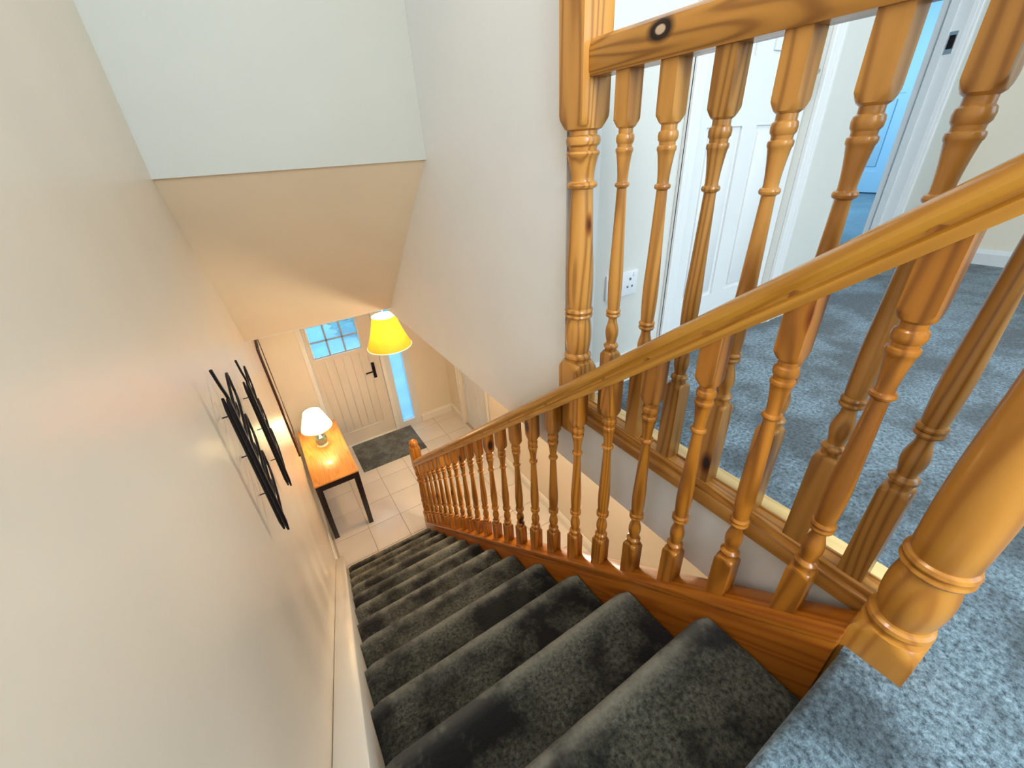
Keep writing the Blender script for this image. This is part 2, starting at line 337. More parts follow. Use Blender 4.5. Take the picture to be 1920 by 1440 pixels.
# downstairs tile floor: every tile its own piece
fh = bxo('floor.002', (WX, XR+0.1, -0.4, YF, HF-0.1, HF-0.004), grout)
struct(fh, 'large pale square floor tiles of the downstairs hall', 'floor')
TS = 0.345
tm = bmesh.new(); box(tm, -TS/2+0.003, TS/2-0.003, -TS/2+0.003, TS/2-0.003, -0.006, 0.0)
tme = bpy.data.meshes.new('tile'); tm.to_mesh(tme); tm.free(); tme.materials.append(tile_m)
ix = 0
for i in range(-1, 5):
    for j in range(-9, 5):
        cx = 0.646+TS*(i+0.5)-TS; cy = 3.44+0.345*(j+0.5)
        cx0, cx1 = cx-TS/2, cx+TS/2; cy0, cy1 = cy-TS/2, cy+TS/2
        if cx1 > XR+0.03 or cx0 < WX-0.4 or cy1 > YF+0.2: pass
        if cx0 >= XR or cx1 <= WX or cy0 >= YF: continue
        if cx1 < 0.85 and cy1 < 3.0: continue
        x0, x1, y0, y1 = max(cx0, WX), min(cx1, XR), cy0, min(cy1, YF)
        if x1-x0 < 0.02 or y1-y0 < 0.02: continue
        if x1-x0 > TS-0.001 and y1-y0 > TS-0.001:
            o = bpy.data.objects.new('tile', tme); COL.objects.link(o); o.location = (cx, cy, HF); o.parent = fh
        else:
            bxo('tile', (x0+0.003, x1-0.003, y0+0.003, y1-0.003, HF-0.006, HF), tile_m, fh)

# ---------------------------------------------------------------- skirting boards
SKP = [(0, 0), (0.018, 0), (0.018, 0.085), (0.012, 0.10), (0.006, 0.118), (0, 0.12)]
def skirt(name, p0, p1, inward, z, label, mat=None, h=1.0):
    p0, p1, n = Vector(p0), Vector(p1), Vector(inward)
    bm = bmesh.new()
    extr(bm, SKP, lambda q: (p0.x+n.x*q[0], p0.y+n.y*q[0], z+q[1]*h), lambda q: (p1.x+n.x*q[0], p1.y+n.y*q[0], z+q[1]*h))
    return struct(finish(name, bm, mat or paint_trim), label, 'skirting board')
skirt('baseboard_left', (WX, 3.13), (WX, YF), (1, 0), HF, 'cream skirting along the hall wall behind the console table')
skirt('baseboard_front', (1.53, YF), (XR, YF), (0, -1), HF, 'cream skirting to the right of the front door side light')
skirt('baseboard_hall', (XR, -0.4), (XR, 3.74), (-1, 0), HF, 'cream skirting seen down through the stair balusters')
skirt('baseboard_hall.001', (XR, 4.61), (XR, YF), (-1, 0), HF, 'short cream skirting between side door and front wall')
skirt('baseboard_right', (XE, YN), (XE, YL), (-1, 0), 0, 'white skirting at the far right end of the landing', paint_white, 0.8)
skirt('baseboard_end', (XW+0.12, YL), (D3[0]-0.06, YL), (0, -1), 0, 'white skirting under the double socket', paint_white)
skirt('baseboard_end.001', (D3[1]+0.06, YL), (D4[0]-0.06, YL), (0, -1), 0, 'white skirting between the two landing doorways', paint_white)
skirt('baseboard_end.002', (D4[1]+0.07, YL), (XE, YL), (0, -1), 0, 'white skirting right of the open doorway', paint_white)

# ---------------------------------------------------------------- doors
def architrave(name, axis, a0, a1, plane, n, z0, z1, label, mat, wdt=0.06, dep=0.018):
    """three moulded boards round an opening on a wall"""
    bm = bmesh.new()
    def seg(u0, u1, v0, v1):
        d0, d1 = sorted((plane, plane+n*dep))
        if axis == 'x': box(bm, u0, u1, d0, d1, v0, v1, 0.003)
        else: box(bm, d0, d1, u0, u1, v0, v1, 0.003)
        s = 0.35*wdt
        d0, d1 = sorted((plane+n*dep*0.5, plane+n*dep*1.35))
        if u1-u0 < v1-v0:
            m = u0 if abs(u1-a0) < 0.001 else u1-s
            if axis == 'x': box(bm, m, m+s, d0, d1, v0, v1, 0.003)
            else: box(bm, d0, d1, m, m+s, v0, v1, 0.003)
        else:
            if axis == 'x': box(bm, u0, u1, d0, d1, v1-s, v1, 0.003)
            else: box(bm, d0, d1, u0, u1, v1-s, v1, 0.003)
    seg(a0-wdt, a0, z0, z1+wdt); seg(a1, a1+wdt, z0, z1+wdt); seg(a0, a1, z1, z1+wdt)
    return struct(finish(name, bm, mat), label, 'door trim')
def panel_leaf(bm, w_, h_, t, rows, cols=2, stile=0.10, rec=0.008):
    """leaf in local x (0..w), y thickness (0..t, face at y=0), z (0..h) with recessed, raised-field panels; rows = [(z0,z1)]"""
    xs = [0, stile]; mid = 0.09 if cols == 2 else 0
    box(bm, 0, w_, rec, t-rec, 0, h_)
    zz = [0]
    for a, b in rows: zz += [a, b]
    zz.append(h_)
    for side in (0, t-rec):
        y0, y1 = side, side+rec
        box(bm, 0, stile, y0, y1, 0, h_); box(bm, w_-stile, w_, y0, y1, 0, h_)
        for i in range(0, len(zz), 2): box(bm, stile, w_-stile, y0, y1, zz[i], zz[i+1])
        if cols == 2:
            for a, b in rows: box(bm, w_/2-mid/2, w_/2+mid/2, y0, y1, a, b)
# landing door, closed, slightly recessed
d3 = bpy.data.objects.new('door_3', None); COL.objects.link(d3); d3.location = (D3[0]+0.003, YL+0.03, 0.006)
struct(d3, 'closed white panelled door straight behind the middle balusters of the landing', 'door')
bm = bmesh.new(); wd = D3[1]-D3[0]-0.006
panel_leaf(bm, wd, 2.02, 0.04, [(0.22, 0.84), (1.04, 1.62), (1.72, 1.90)])
finish('door_leaf', bm, paint_white, d3)
for a, b in ((0.22, 0.84), (1.04, 1.62), (1.72, 1.90)):
    for c0 in (0.10, wd/2+0.045):
        bxo('door_panel', (c0+0.02, c0+(wd/2-0.145)-0.02, 0.001, 0.012, a+0.02, b-0.02), paint_white, d3, bev=0.004)
bm = bmesh.new(); tube(bm, [(wd-0.05, 0, 1.0), (wd-0.05, -0.045, 1.0), (wd-0.07, -0.052, 1.0), (wd-0.17, -0.052, 1.0)], 0.008)
box(bm, wd-0.07, wd-0.03, -0.006, 0.0, 0.94, 1.08, 0.003)
h = finish('door_handle', bm, chrome, d3, 40); h['label'] = 'satin metal lever handle'
architrave('trim_1', 'x', D3[0], D3[1], YL, -1, 0, DH, 'white architrave around the closed landing door', paint_white)
# doorway lining + architrave
bm = bmesh.new(); box(bm, D4[0]-0.002, D4[0]+0.014, YL-0.001, TY+0.001, 0, DH); box(bm, D4[1]-0.014, D4[1]+0.002, YL-0.001, TY+0.001, 0, DH); box(bm, D4[0], D4[1], YL-0.001, TY+0.001, DH-0.014, DH+0.002)
box(bm, D4[1]-0.026, D4[1]-0.014, YL+0.05, YL+0.085, 0, DH-0.014)
ln = struct(finish('trim_2', bm, paint_white), 'white lining of the open doorway at the right', 'door trim')
hg = bxo('hinge_leaf', (D4[1]-0.018, D4[1]-0.0135, YL+0.015, YL+0.05, 1.11, 1.20), chrome, ln); hg['label'] = 'pale metal strike plate'
hg2 = bxo('hinge_slot', (D4[1]-0.022, D4[1]-0.017, YL+0.018, YL+0.042, 1.13, 1.185), iron, ln); hg2['label'] = 'dark latch opening of the strike plate'
architrave('trim_3', 'x', D4[0], D4[1], YL, -1, 0, DH, 'white architrave around the open bedroom doorway', paint_white)
# blue-lit far door
d4 = bpy.data.objects.new('door_4', None); COL.objects.link(d4); d4.location = (7.50, 2.40, 0.03); d4.rotation_euler = (0, 0, PI/2)
struct(d4, 'panelled door tinted with blue daylight on the far side of the bedroom', 'door')
bm = bmesh.new(); panel_leaf(bm, 0.9, 2.28, 0.045, [(0.25, 1.11), (1.40, 2.15)], cols=1, stile=0.12, rec=0.012)
bxo('door_gap_shade', (0.0, 0.9, -0.09, -0.06, -0.03, 0.02), grey_slot, d4)['label'] = 'dark strip put in as the shadow under the blue tinted door'  # dark strip stands in for the shadow below the leaf
o = finish('door_leaf', bm, blue_lit_door_tint, d4); o.location = (0, 0.0, 0)
for a, b in ((0.25, 1.11), (1.40, 2.15)):
    bxo('door_panel', (0.12+0.06, 0.78-0.06, 0.03, 0.05, a+0.06, b-0.06), blue_lit_door_tint, d4, bev=0.006)
# side door in the hall
d2 = bpy.data.objects.new('door_2', None); COL.objects.link(d2); d2.location = (XR+0.03, 3.803, HF+0.006); d2.rotation_euler = (0, 0, PI/2)
struct(d2, 'white panelled side door in the hall right of the front door', 'door')
bm = bmesh.new(); panel_leaf(bm, 0.744, 1.98, 0.04, [(0.22, 0.84), (1.04, 1.84)]); o = finish('door_leaf', bm, paint_white, d2); o.location = (0, -0.04, 0)
architrave('trim_4', 'y', 3.80, 4.55, XR, -1, HF, DT-0.005, 'cream architrave around the white side door in the hall', paint_trim, 0.065, 0.02)

# front door
d1 = bpy.data.objects.new('door_1', None); COL.objects.link(d1); d1.location = (DO[0], YF, HF)
struct(d1, 'cream boarded front door with six small blue panes', 'door')
W1 = DO[1]-DO[0]; fdm = plain('front_door_paint', (0.68, 0.60, 0.50), 0.35, 0.02, 3)
bm = bmesh.new()   # frame
box(bm, 0, 0.045, -0.012, 0.09, 0, 2.0); box(bm, W1-0.045, W1, -0.012, 0.09, 0, 2.0); box(bm, 0.045, W1-0.045, -0.012, 0.09, 1.955, 2.0)
finish('door_frame', bm, paint_trim, d1)
bxo('threshold', (0.0, W1, -0.01, 0.09, 0.0, 0.018), paint_trim, d1)
L0, L1 = 0.05, W1-0.05
gx0, gx1, gz0, gz1 = 0.11, 0.66, 1.36, 1.755
bm = bmesh.new()   # leaf: stiles and rails around boards and window
box(bm, L0, L0+0.11-0.05+0.0, 0.012, 0.055, 0.01, 1.95); box(bm, L1-0.13, L1, 0.012, 0.055, 0.01, 1.95)
box(bm, L0+0.06, L1-0.13, 0.012, 0.055, 0.01, 0.21); box(bm, L0+0.06, L1-0.13, 0.012, 0.055, 1.80, 1.95)
box(bm, L0+0.06, L1-0.13, 0.03, 0.05, 0.21, 1.30)
box(bm, gx1, L1-0.13, 0.012, 0.055, 1.30, 1.80); box(bm, L0+0.06, gx1, 0.012, 0.055, 1.30, gz0)
box(bm, L0+0.06, gx0, 0.012, 0.055, gz0, 1.80); box(bm, gx0, gx1, 0.012, 0.055, gz1, 1.80)
finish('door_leaf', bm, fdm, d1)
nb = 6; bx0 = L0+0.06; bw = (L1-0.13-bx0)/nb
for k in range(nb):
    bxo('board', (bx0+k*bw+0.0008, bx0+(k+1)*bw-0.0008, 0.018, 0.034, 0.21, 1.30), fdm, d1, bev=0.002)
bxo('weather_rail', (bx0, L1-0.13, 0.002, 0.02, 0.205, 0.225), fdm, d1, bev=0.004)
bm = bmesh.new()   # window surround
for q in ((gx0-0.02, gx1+0.02, gz0-0.02, gz0), (gx0-0.02, gx1+0.02, gz1, gz1+0.02), (gx0-0.02, gx0, gz0, gz1), (gx1, gx1+0.02, gz0, gz1)):
    box(bm, q[0], q[1], 0.0, 0.03, q[2], q[3], 0.003)
wf = finish('window_frame', bm, paint_white, d1)
bm = bmesh.new()
for k in (1, 2): x = gx0+(gx1-gx0)*k/3; box(bm, x-0.009, x+0.009, 0.018, 0.04, gz0, gz1)
zm = (gz0+gz1)/2; box(bm, gx0, gx1, 0.018, 0.04, zm-0.009, zm+0.009)
gb = finish('glazing_bars', bm, plain('pewter_bars', (0.35, 0.40, 0.44), 0.4), d1)
for i in range(3):
    for j in range(2):
        x0 = gx0+(gx1-gx0)*i/3; x1 = x0+(gx1-gx0)/3; z0 = gz0+(gz1-gz0)*j/2; z1 = z0+(gz1-gz0)/2
        bxo('pane', (x0+0.009, x1-0.009, 0.027, 0.031, z0+0.009, z1-0.009), pane_m, d1)
bm = bmesh.new(); hx = 0.745
box(bm, hx-0.02, hx+0.02, -0.0, 0.013, 0.90, 1.12, 0.003); tube(bm, [(hx, 0.01, 1.02), (hx, -0.045, 1.02), (hx-0.02, -0.052, 1.02), (hx-0.12, -0.052, 1.015)], 0.010)
h = finish('door_handle', bm, iron, d1, 40); h['label'] = 'black lever handle on a tall backplate'
# side light
w1 = bpy.data.objects.new('window_1', None); COL.objects.link(w1); w1.location = (SO[0], YF, HF)
struct(w1, 'narrow full height side light beside the front door', 'window')
WW = SO[1]-SO[0]
bm = bmesh.new()
box(bm, -0.03, 0.04, -0.012, 0.09, 0, 2.0); box(bm, WW-0.04, WW+0.05, -0.015, 0.09, 0, 2.0); box(bm, 0.04, WW-0.04, -0.012, 0.09, 0, 0.10); box(bm, 0.04, WW-0.04, -0.012, 0.09, 1.94, 2.0)
finish('window_frame', bm, paint_white, w1)
bxo('pane', (0.04, WW-0.04, 0.035, 0.041, 0.10, 1.94), pane_m, w1)
# outside
struct(bxo('ground_outside', (-3, 5, YF+0.12, 12, HF-0.15, HF-0.05), paving), 'paved path outside the front door', 'ground')
bm = bmesh.new(); bmesh.ops.create_icosphere(bm, subdivisions=4, radius=1.0)
for v in bm.verts:
    k = 1+0.12*math.sin(9*v.co.x+3)*math.sin(8*v.co.z)+0.08*math.sin(23*v.co.y+11*v.co.z)
    v.co = Vector((v.co.x*1.1*k, v.co.y*0.6*k, v.co.z*0.32*k))
for v in bm.verts: v.co += Vector((2.3, 9.5, HF+0.15))
tag(finish('shrub', bm, hedge_m, None, 60), 'low green shrub outside behind the side light', 'shrub')

# ---------------------------------------------------------------- staircase
st = thing('staircase', 'carpeted straight staircase with thirteen grey steps descending to the tiled hall', 'staircase')
def step(k):
    """carpet wrapped over tread k with its rounded nosing and the riser below it (k = 0 is the landing nosing)"""
    y1, z = k*G_, -k*R_; y0 = y1-G_-0.03 if k else -0.24
    n, r = 0.022, 0.020
    pr = [(y0, z)]
    nu = 14
    for i in range(1, nu): pr.append((y0+(y1-r-y0)*i/nu, z))
    for i in range(0, 9):
        t = PI/2-PI*i/8; pr.append((y1-r+r*math.cos(t), z-r+r*math.sin(t)))
    pr.append((y1-n-0.004, z-2*r-0.004))
    zb = z-R_
    for i in range(1, 5): pr.append((y1-n-0.006, z-2*r-0.004+(zb-z+2*r+0.004)*i/4))
    X0, X1 = 0.001, (0.798 if k else 0.801)
    nx = 24; bm = bmesh.new(); rows = []
    rr = random.Random(k)
    for i in range(nx+1):
        x = X0+(X1-X0)*i/nx; e = min(x-X0, X1-x); drop = 0.010*max(0, 1-e/0.02)**2 if k else 0
        rows.append([bm.verts.new((x, p[0]-drop*0.6, p[1]-drop+rr.uniform(-0.0012, 0.0012))) for p in pr])
    for a, b in zip(rows, rows[1:]):
        for j in range(len(pr)-1): bm.faces.new((a[j], a[j+1], b[j+1], b[j]))
    # close to a solid: back and bottom
    f0 = [bm.verts.new((X0, y0, zb)), bm.verts.new((X1, y0, zb))]
    bm.faces.new([rows[0][0]]+[f0[0]]+rows[0][::-1][:-1]) if False else None
    bm.faces.new(rows[0]+[f0[0]]); bm.faces.new(rows[-1][::-1]+[f0[1]])
    bm.faces.new([r_[0] for r_ in rows][::-1]+[f0[0], f0[1]]) ; bm.faces.new([r_[-1] for r_ in rows]+[f0[1], f0[0]])
    bmesh.ops.recalc_face_normals(bm, faces=bm.faces)
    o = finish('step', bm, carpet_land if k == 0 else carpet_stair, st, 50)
    at = o.data.attributes.new('nosing_light', 'FLOAT', 'POINT')  # mask of the highlight painted along the nosing
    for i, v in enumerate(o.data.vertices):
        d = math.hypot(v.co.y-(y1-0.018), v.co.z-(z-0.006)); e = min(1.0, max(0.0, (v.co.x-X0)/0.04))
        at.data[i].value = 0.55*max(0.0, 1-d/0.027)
    return o
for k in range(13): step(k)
# wall string (left): board with sloping top
def string(name, x0, x1, hgt, ya, yb, mat, dep=0.30, bev=0.0):
    bm = bmesh.new()
    def zt(y): return -SL*y+hgt
    pts = [(ya, zt(ya)), (yb, zt(yb)), (yb, max(HF, zt(yb)-dep)), (ya, zt(ya)-dep)]
    extr(bm, pts, lambda p: (x0, p[0], p[1]), lambda p: (x1, p[0], p[1]))
    if bev: bmesh.ops.bevel(bm, geom=list(bm.edges), offset=bev, segments=2, profile=0.5, affect='EDGES')
    return finish(name, bm, mat, st, 40)
o = string('wall_string', WX+0.001, 0.0, 0.095, -0.1, 3.155, paint_trim, 0.30, 0.004); o['label'] = 'cream painted string board against the wall'
# the wooden string by the balusters
o = string('outer_string', 0.803, 0.865, 0.018, 0.008, 3.04, wcap, 0.30, 0.003); o['label'] = 'varnished pine string board under the balusters'
o = string('string_cap', 0.796, 0.874, 0.046, 0.008, 3.02, wcap, 0.030, 0.004); o['label'] = 'moulded pine capping rail the balusters stand in'
# closing wall under the stairs
bm = bmesh.new(); extr(bm, [(0.0, -0.25), (2.86, HF+0.02), (2.86, HF), (0.0, HF)], lambda p: (0.815, p[0], p[1]), lambda p: (0.86, p[0], p[1]))
o = finish('side_panel', bm, paint_hall, st); o['label'] = 'cream panelled side below the string'

# ---------------------------------------------------------------- balusters
def spindle_prof(zb, zt, sq_b, sq_t, a, r0, r1):
    """zb bottom, zt top; sq_b top of lower square, sq_t bottom of upper square; a half side"""
    B = a*1.5; P = [(zb, B)]
    def add(z, r): P.append((z, r))
    add(sq_b-0.012, B); add(sq_b-0.008, a*1.36); add(sq_b-0.003, a*1.15); add(sq_b, a*0.98)
    add(sq_b+0.001, a*0.80); add(sq_b+0.006, a*0.78); add(sq_b+0.010, a*0.84); add(sq_b+0.014, a*0.98); add(sq_b+0.019, a*1.0); add(sq_b+0.023, a*0.86); add(sq_b+0.026, a*0.66)
    zr = sq_b+0.115     # double ring
    for i in range(0, 9):
        t = i/8; add(sq_b+0.03+t*(zr-0.014-sq_b-0.03), a*(0.66+0.26*math.sin(PI*min(1, t*1.15))**1.2-0.10*t))
    for dz, r in ((-0.010, 0.70), (-0.008, 0.90), (-0.004, 0.98), (0.0, 0.90), (0.001, 0.78), (0.003, 0.92), (0.007, 0.98), (0.011, 0.88), (0.012, 0.74)): add(zr+dz, a*r)
    z2 = sq_t-0.118     # single ring
    for i in range(0, 13):
        t = i/12; bul = 0.80+0.10*math.sin(PI*min(1.0, t*2.2))*(1 if t < 0.45 else 0) if t < 0.45 else 0.80-0.24*((t-0.45)/0.55)
        add(zr+0.018+t*(z2-0.008-zr-0.018), a*bul)
    for dz, r in ((-0.006, 0.62), (-0.004, 0.80), (0.0, 0.86), (0.004, 0.80), (0.006, 0.62)): add(z2+dz, a*r)
    for i in range(0, 7):
        t = i/6; add(z2+0.010+t*(sq_t-0.052-z2-0.010), a*(0.60+0.28*t**1.6))
    for dz, r in ((-0.050, 0.95), (-0.046, 0.98), (-0.042, 0.95), (-0.040, 0.80), (-0.034, 0.82), (-0.030, 0.96), (-0.022, 1.0), (-0.016, 0.94), (-0.013, 0.78), (-0.004, 0.78), (-0.002, 0.90)): add(sq_t+dz, a*r)
    add(sq_t, a*1.02); add(sq_t+0.006, a*1.20); add(sq_t+0.013, a*1.40); add(sq_t+0.018, B); add(zt, B)
    return P
sb = thing('stair_balustrade', 'varnished pine balustrade sloping down beside the stairs from near newel to hall newel', 'balustrade')
XB = 0.840
bal_me = None
A = 0.0205
for k in range(22):
    y = 0.107+0.134*k
    if bal_me is None:
        o = finish('baluster', turned(spindle_prof(-0.045, 0.760, 0.128, 0.640, A, 0, 0), A), wst, sb, 30); bal_me = o.data
    else:
        o = bpy.data.objects.new('baluster', bal_me); COL.objects.link(o); o.parent = sb
    o.location = (XB, y, -SL*y+0.046)
# handrail profile (x, z) closed outline, underside at z=0
HR = [(-0.024, 0.0), (0.024, 0.0), (0.026, 0.006), (0.026, 0.020), (0.020, 0.027), (0.019, 0.033), (0.024, 0.040), (0.031, 0.047), (0.032, 0.056), (0.028, 0.066), (0.018, 0.074), (0.0, 0.078),
      (-0.018, 0.074), (-0.028, 0.066), (-0.032, 0.056), (-0.031, 0.047), (-0.024, 0.040), (-0.019, 0.033), (-0.020, 0.027), (-0.026, 0.020), (-0.026, 0.006)]
def hz(y): return 0.782-SL*y
bm = bmesh.new(); extr(bm, HR, lambda p: (XB+p[0], 0.0, hz(0.0)+p[1]), lambda p: (XB+p[0], 3.02, hz(3.02)+p[1]))
o = finish('handrail', bm, ws, sb, 28); o['label'] = 'moulded honey coloured handrail sloping down to the hall'
# newels
def newel_prof(zb, zt, sq_b, sq_t, a, cap=True):
    B = a*1.5; P = [(zb, B)]
    def add(z, r): P.append((z, r))
    add(sq_b-0.030, B); add(sq_b-0.020, a*1.36); add(sq_b-0.008, a*1.18); add(sq_b, a*1.02)
    for dz, r in ((0.002, 0.86), (0.008, 0.86), (0.012, 0.95), (0.018, 1.0), (0.025, 0.97), (0.028, 0.85)): add(sq_b+dz, a*r)
    zr = sq_b+0.165
    for i in range(0, 9):
        t = i/8; add(sq_b+0.032+t*(zr-0.02-sq_b-0.032), a*(0.80+0.16*math.sin(PI*t)**0.8))
    for dz, r in ((-0.017, 0.80), (-0.014, 0.95), (-0.009, 1.0), (-0.004, 0.95), (-0.002, 0.82), (0.001, 0.95), (0.006, 1.0), (0.012, 0.95), (0.015, 0.84)): add(zr+dz, a*r)
    z2 = sq_t-0.125
    for i in range(0, 13):
        t = i/12; add(zr+0.02+t*(z2-0.01-zr-0.02), a*(0.88+0.06*math.sin(PI*min(1, t*1.8))-0.20*t**1.5))
    for dz, r in ((-0.009, 0.72), (-0.006, 0.88), (0.0, 0.94), (0.006, 0.88), (0.009, 0.72)): add(z2+dz, a*r)
    for i in range(0, 7):
        t = i/6; add(z2+0.014+t*(sq_t-0.060-z2-0.014), a*(0.70+0.22*t**1.6))
    for dz, r in ((-0.058, 0.96), (-0.053, 1.0), (-0.048, 0.96), (-0.046, 0.80), (-0.038, 0.84), (-0.033, 0.98), (-0.024, 1.02), (-0.016, 0.96), (-0.013, 0.80), (-0.004, 0.80)): add(sq_t+dz, a*r)
    add(sq_t, a*1.04); add(sq_t+0.010, a*1.22); add(sq_t+0.022, a*1.38); add(sq_t+0.032, B); add(zt-0.02, B)
    add(zt-0.01, a*1.25); add(zt, a*1.1)
    for dz, r in ((0.006, 0.75), (0.016, 0.70), (0.022, 0.85), (0.030, 0.92), (0.045, 0.95), (0.062, 0.80), (0.075, 0.52), (0.082, 0.2)): add(zt+dz, a*r)
    return P
o = finish('newel_post', turned(newel_prof(-0.30, 1.13, 0.075, 0.86, 0.046), 0.046), wnewel, sb, 30); o.location = (0.860, -0.036, 0)
o['label'] = 'thick turned newel at the top of the stairs'
o = finish('newel_post', turned(newel_prof(0.0, 1.075, 0.24, 0.80, 0.043), 0.043), wst, sb, 30); o.location = (0.860, 3.062, HF)
o['label'] = 'shade-darkened newel with a rounded cap at the foot of the stairs'

XL2 = 0.917
lb = thing('landing_balustrade', 'level pine balustrade along the edge of the upstairs landing', 'balustrade')
lm = None
for y in (0.052, 0.156, 0.266, 0.382, 0.497, 0.614, 0.733):
    if lm is None:
        o = finish('baluster', turned(spindle_prof(0.0, 0.90, 0.235, 0.790, A, 0, 0), A), wz, lb, 30); lm = o.data
    else:
        o = bpy.data.objects.new('baluster', lm); COL.objects.link(o); o.parent = lb
    o.location = (XL2, y, 0.062)
LR = [(-0.026, 0.0), (0.026, 0.0), (0.031, 0.010), (0.031, 0.050), (0.026, 0.062), (0.014, 0.070), (-0.014, 0.070), (-0.026, 0.062), (-0.031, 0.050), (-0.031, 0.010)]
bm = bmesh.new(); extr(bm, LR, lambda p: (XL2+p[0], 0.005, 0.955+p[1]), lambda p: (XL2+p[0], 0.845, 0.955+p[1]))
o = finish('handrail', bm, wrail, lb, 28); o['label'] = 'level pine handrail with strong dark grain and a knot'
bm = bmesh.new(); BR = [(-0.024, -0.01), (-0.024, 0.020), (-0.020, 0.025), (-0.014, 0.025), (-0.013, 0.021), (0.013, 0.021), (0.014, 0.025), (0.024, 0.020), (0.024, -0.01)]
extr(bm, BR, lambda p: (XL2+p[0], 0.008, 0.052+p[1]), lambda p: (XL2+p[0], 0.845, 0.052+p[1]))
o = finish('base_rail', bm, wy, lb, 28); o['label'] = 'grooved pine base rail under the landing balusters'
o = bxo('fascia_board', (0.882, 0.898, 0.008, 0.845, 0.016, 0.058), wy, lb, bev=0.004); o['label'] = 'brown pine nosing board on the well side'
o = bxo('floor_board', (0.898, 1.012, 0.008, 0.915, 0.016, 0.046), wpale, lb, bev=0.005); o['label'] = 'pale unstained board between base rail and carpet'
o = finish('newel_post', turned(newel_prof(-0.05, 1.20, 0.215, 0.855, 0.043), 0.043), wz, lb, 30); o.location = (XL2-0.004, 0.872, 0)
o['label'] = 'slim newel post against the stairwell wall'

# ---------------------------------------------------------------- socket on the landing wall
sk = thing('wall_socket', 'white double power socket low on the landing wall between two balusters', 'socket', (1.165, YL, 0.395))
o = bxo('faceplate', (-0.073, 0.073, -0.010, 0.0, -0.043, 0.043), plastic, sk, bev=0.003)
for cx in (-0.036, 0.036):
    sp = [(cx, 0.014, 0.008, 0.004), (cx-0.011, -0.012, 0.006, 0.0035), (cx+0.011, -0.012, 0.006, 0.0035)]
    for x, z, hh, ww in sp: bxo('socket_hole', (x-ww, x+ww, -0.0115, -0.0095, z-hh/2, z+hh/2), grey_slot, sk)
    bxo('rocker_switch', (cx+(0.012 if cx > 0 else -0.022), cx+(0.022 if cx > 0 else -0.012), -0.014, -0.009, 0.022, 0.036), plastic, sk, bev=0.001)

# ---------------------------------------------------------------- console table
tb = thing('console_table', 'narrow console table with honey wood top and black frame against the hall wall', 'table', (0.0, 3.49, HF))
TW, TL, TH = 0.42, 1.10, 0.735; tx = -0.040
bxo('tabletop', (tx, tx+TW, 0.0, TL, TH-0.018, TH), wtable, tb, bev=0.004)
bm = bmesh.new()
box(bm, tx+0.01, tx+TW-0.01, 0.008, 0.028, TH-0.085, TH-0.018); box(bm, tx+0.01, tx+TW-0.01, TL-0.028, TL-0.008, TH-0.085, TH-0.018)
box(bm, tx+0.01, tx+0.03, 0.028, TL-0.028, TH-0.085, TH-0.018); box(bm, tx+TW-0.03, tx+TW-0.01, 0.028, TL-0.028, TH-0.085, TH-0.018)
o = finish('apron', bm, black, tb); o['label'] = 'black apron rails'
for x in (tx+0.004, tx+TW-0.059):
    for y in (0.004, TL-0.059):
        bm = bmesh.new(); box(bm, x, x+0.055, y, y+0.055, 0, TH-0.018, 0.003)
        for v in bm.verts:
            if v.co.z < 0.1: v.co.x += (x+0.0275-v.co.x)*0.18; v.co.y += (y+0.0275-v.co.y)*0.18
        finish('leg', bm, black, tb, 40)

# table lamp
tl = thing('table_lamp', 'small lamp with cream pleated shade glowing on the console table', 'lamp', (0.165, 4.15, HF+TH))
bm = turned([(0, 0.055), (0.008, 0.058), (0.016, 0.05), (0.022, 0.035)], 1, square=False, seg=24); finish('base', bm, ceramic, tl, 35)
bm = turned([(0.022, 0.030), (0.035, 0.050), (0.06, 0.062), (0.09, 0.064), (0.12, 0.056), (0.145, 0.040), (0.155, 0.034)], 1, square=False, seg=10)
o = finish('vase_body', bm, green_glass, tl, 15); o['label'] = 'faceted grey green glazed body'
bm = turned([(0.155, 0.045), (0.165, 0.058), (0.185, 0.060), (0.20, 0.045), (0.21, 0.018), (0.30, 0.014), (0.305, 0.008)], 1, square=False, seg=24)
o = finish('neck', bm, ceramic, tl, 35); o['label'] = 'cream ceramic collar'
def shade(name, r0, r1, z0, z1, pleats, mat, parent, amp=0.012, bulge=0.0):
    bm = bmesh.new(); n = pleats*4; rows = []
    for j in range(9):
        t = j/8; z = z0+(z1-z0)*t; r = r0+(r1-r0)*t + bulge*math.sin(PI*t)
        rows.append([bm.verts.new((r*(1+amp*math.cos(pleats*2*PI*i/n))*math.cos(2*PI*i/n), r*(1+amp*math.cos(pleats*2*PI*i/n))*math.sin(2*PI*i/n), z)) for i in range(n)])
    for a, b in zip(rows, rows[1:]):
        for i in range(n): bm.faces.new((a[i], a[(i+1)%n], b[(i+1)%n], b[i]))
    return finish(name, bm, mat, parent, 60)
shade('lamp_shade', 0.155, 0.085, 0.235, 0.43, 28, cream_shade, tl)

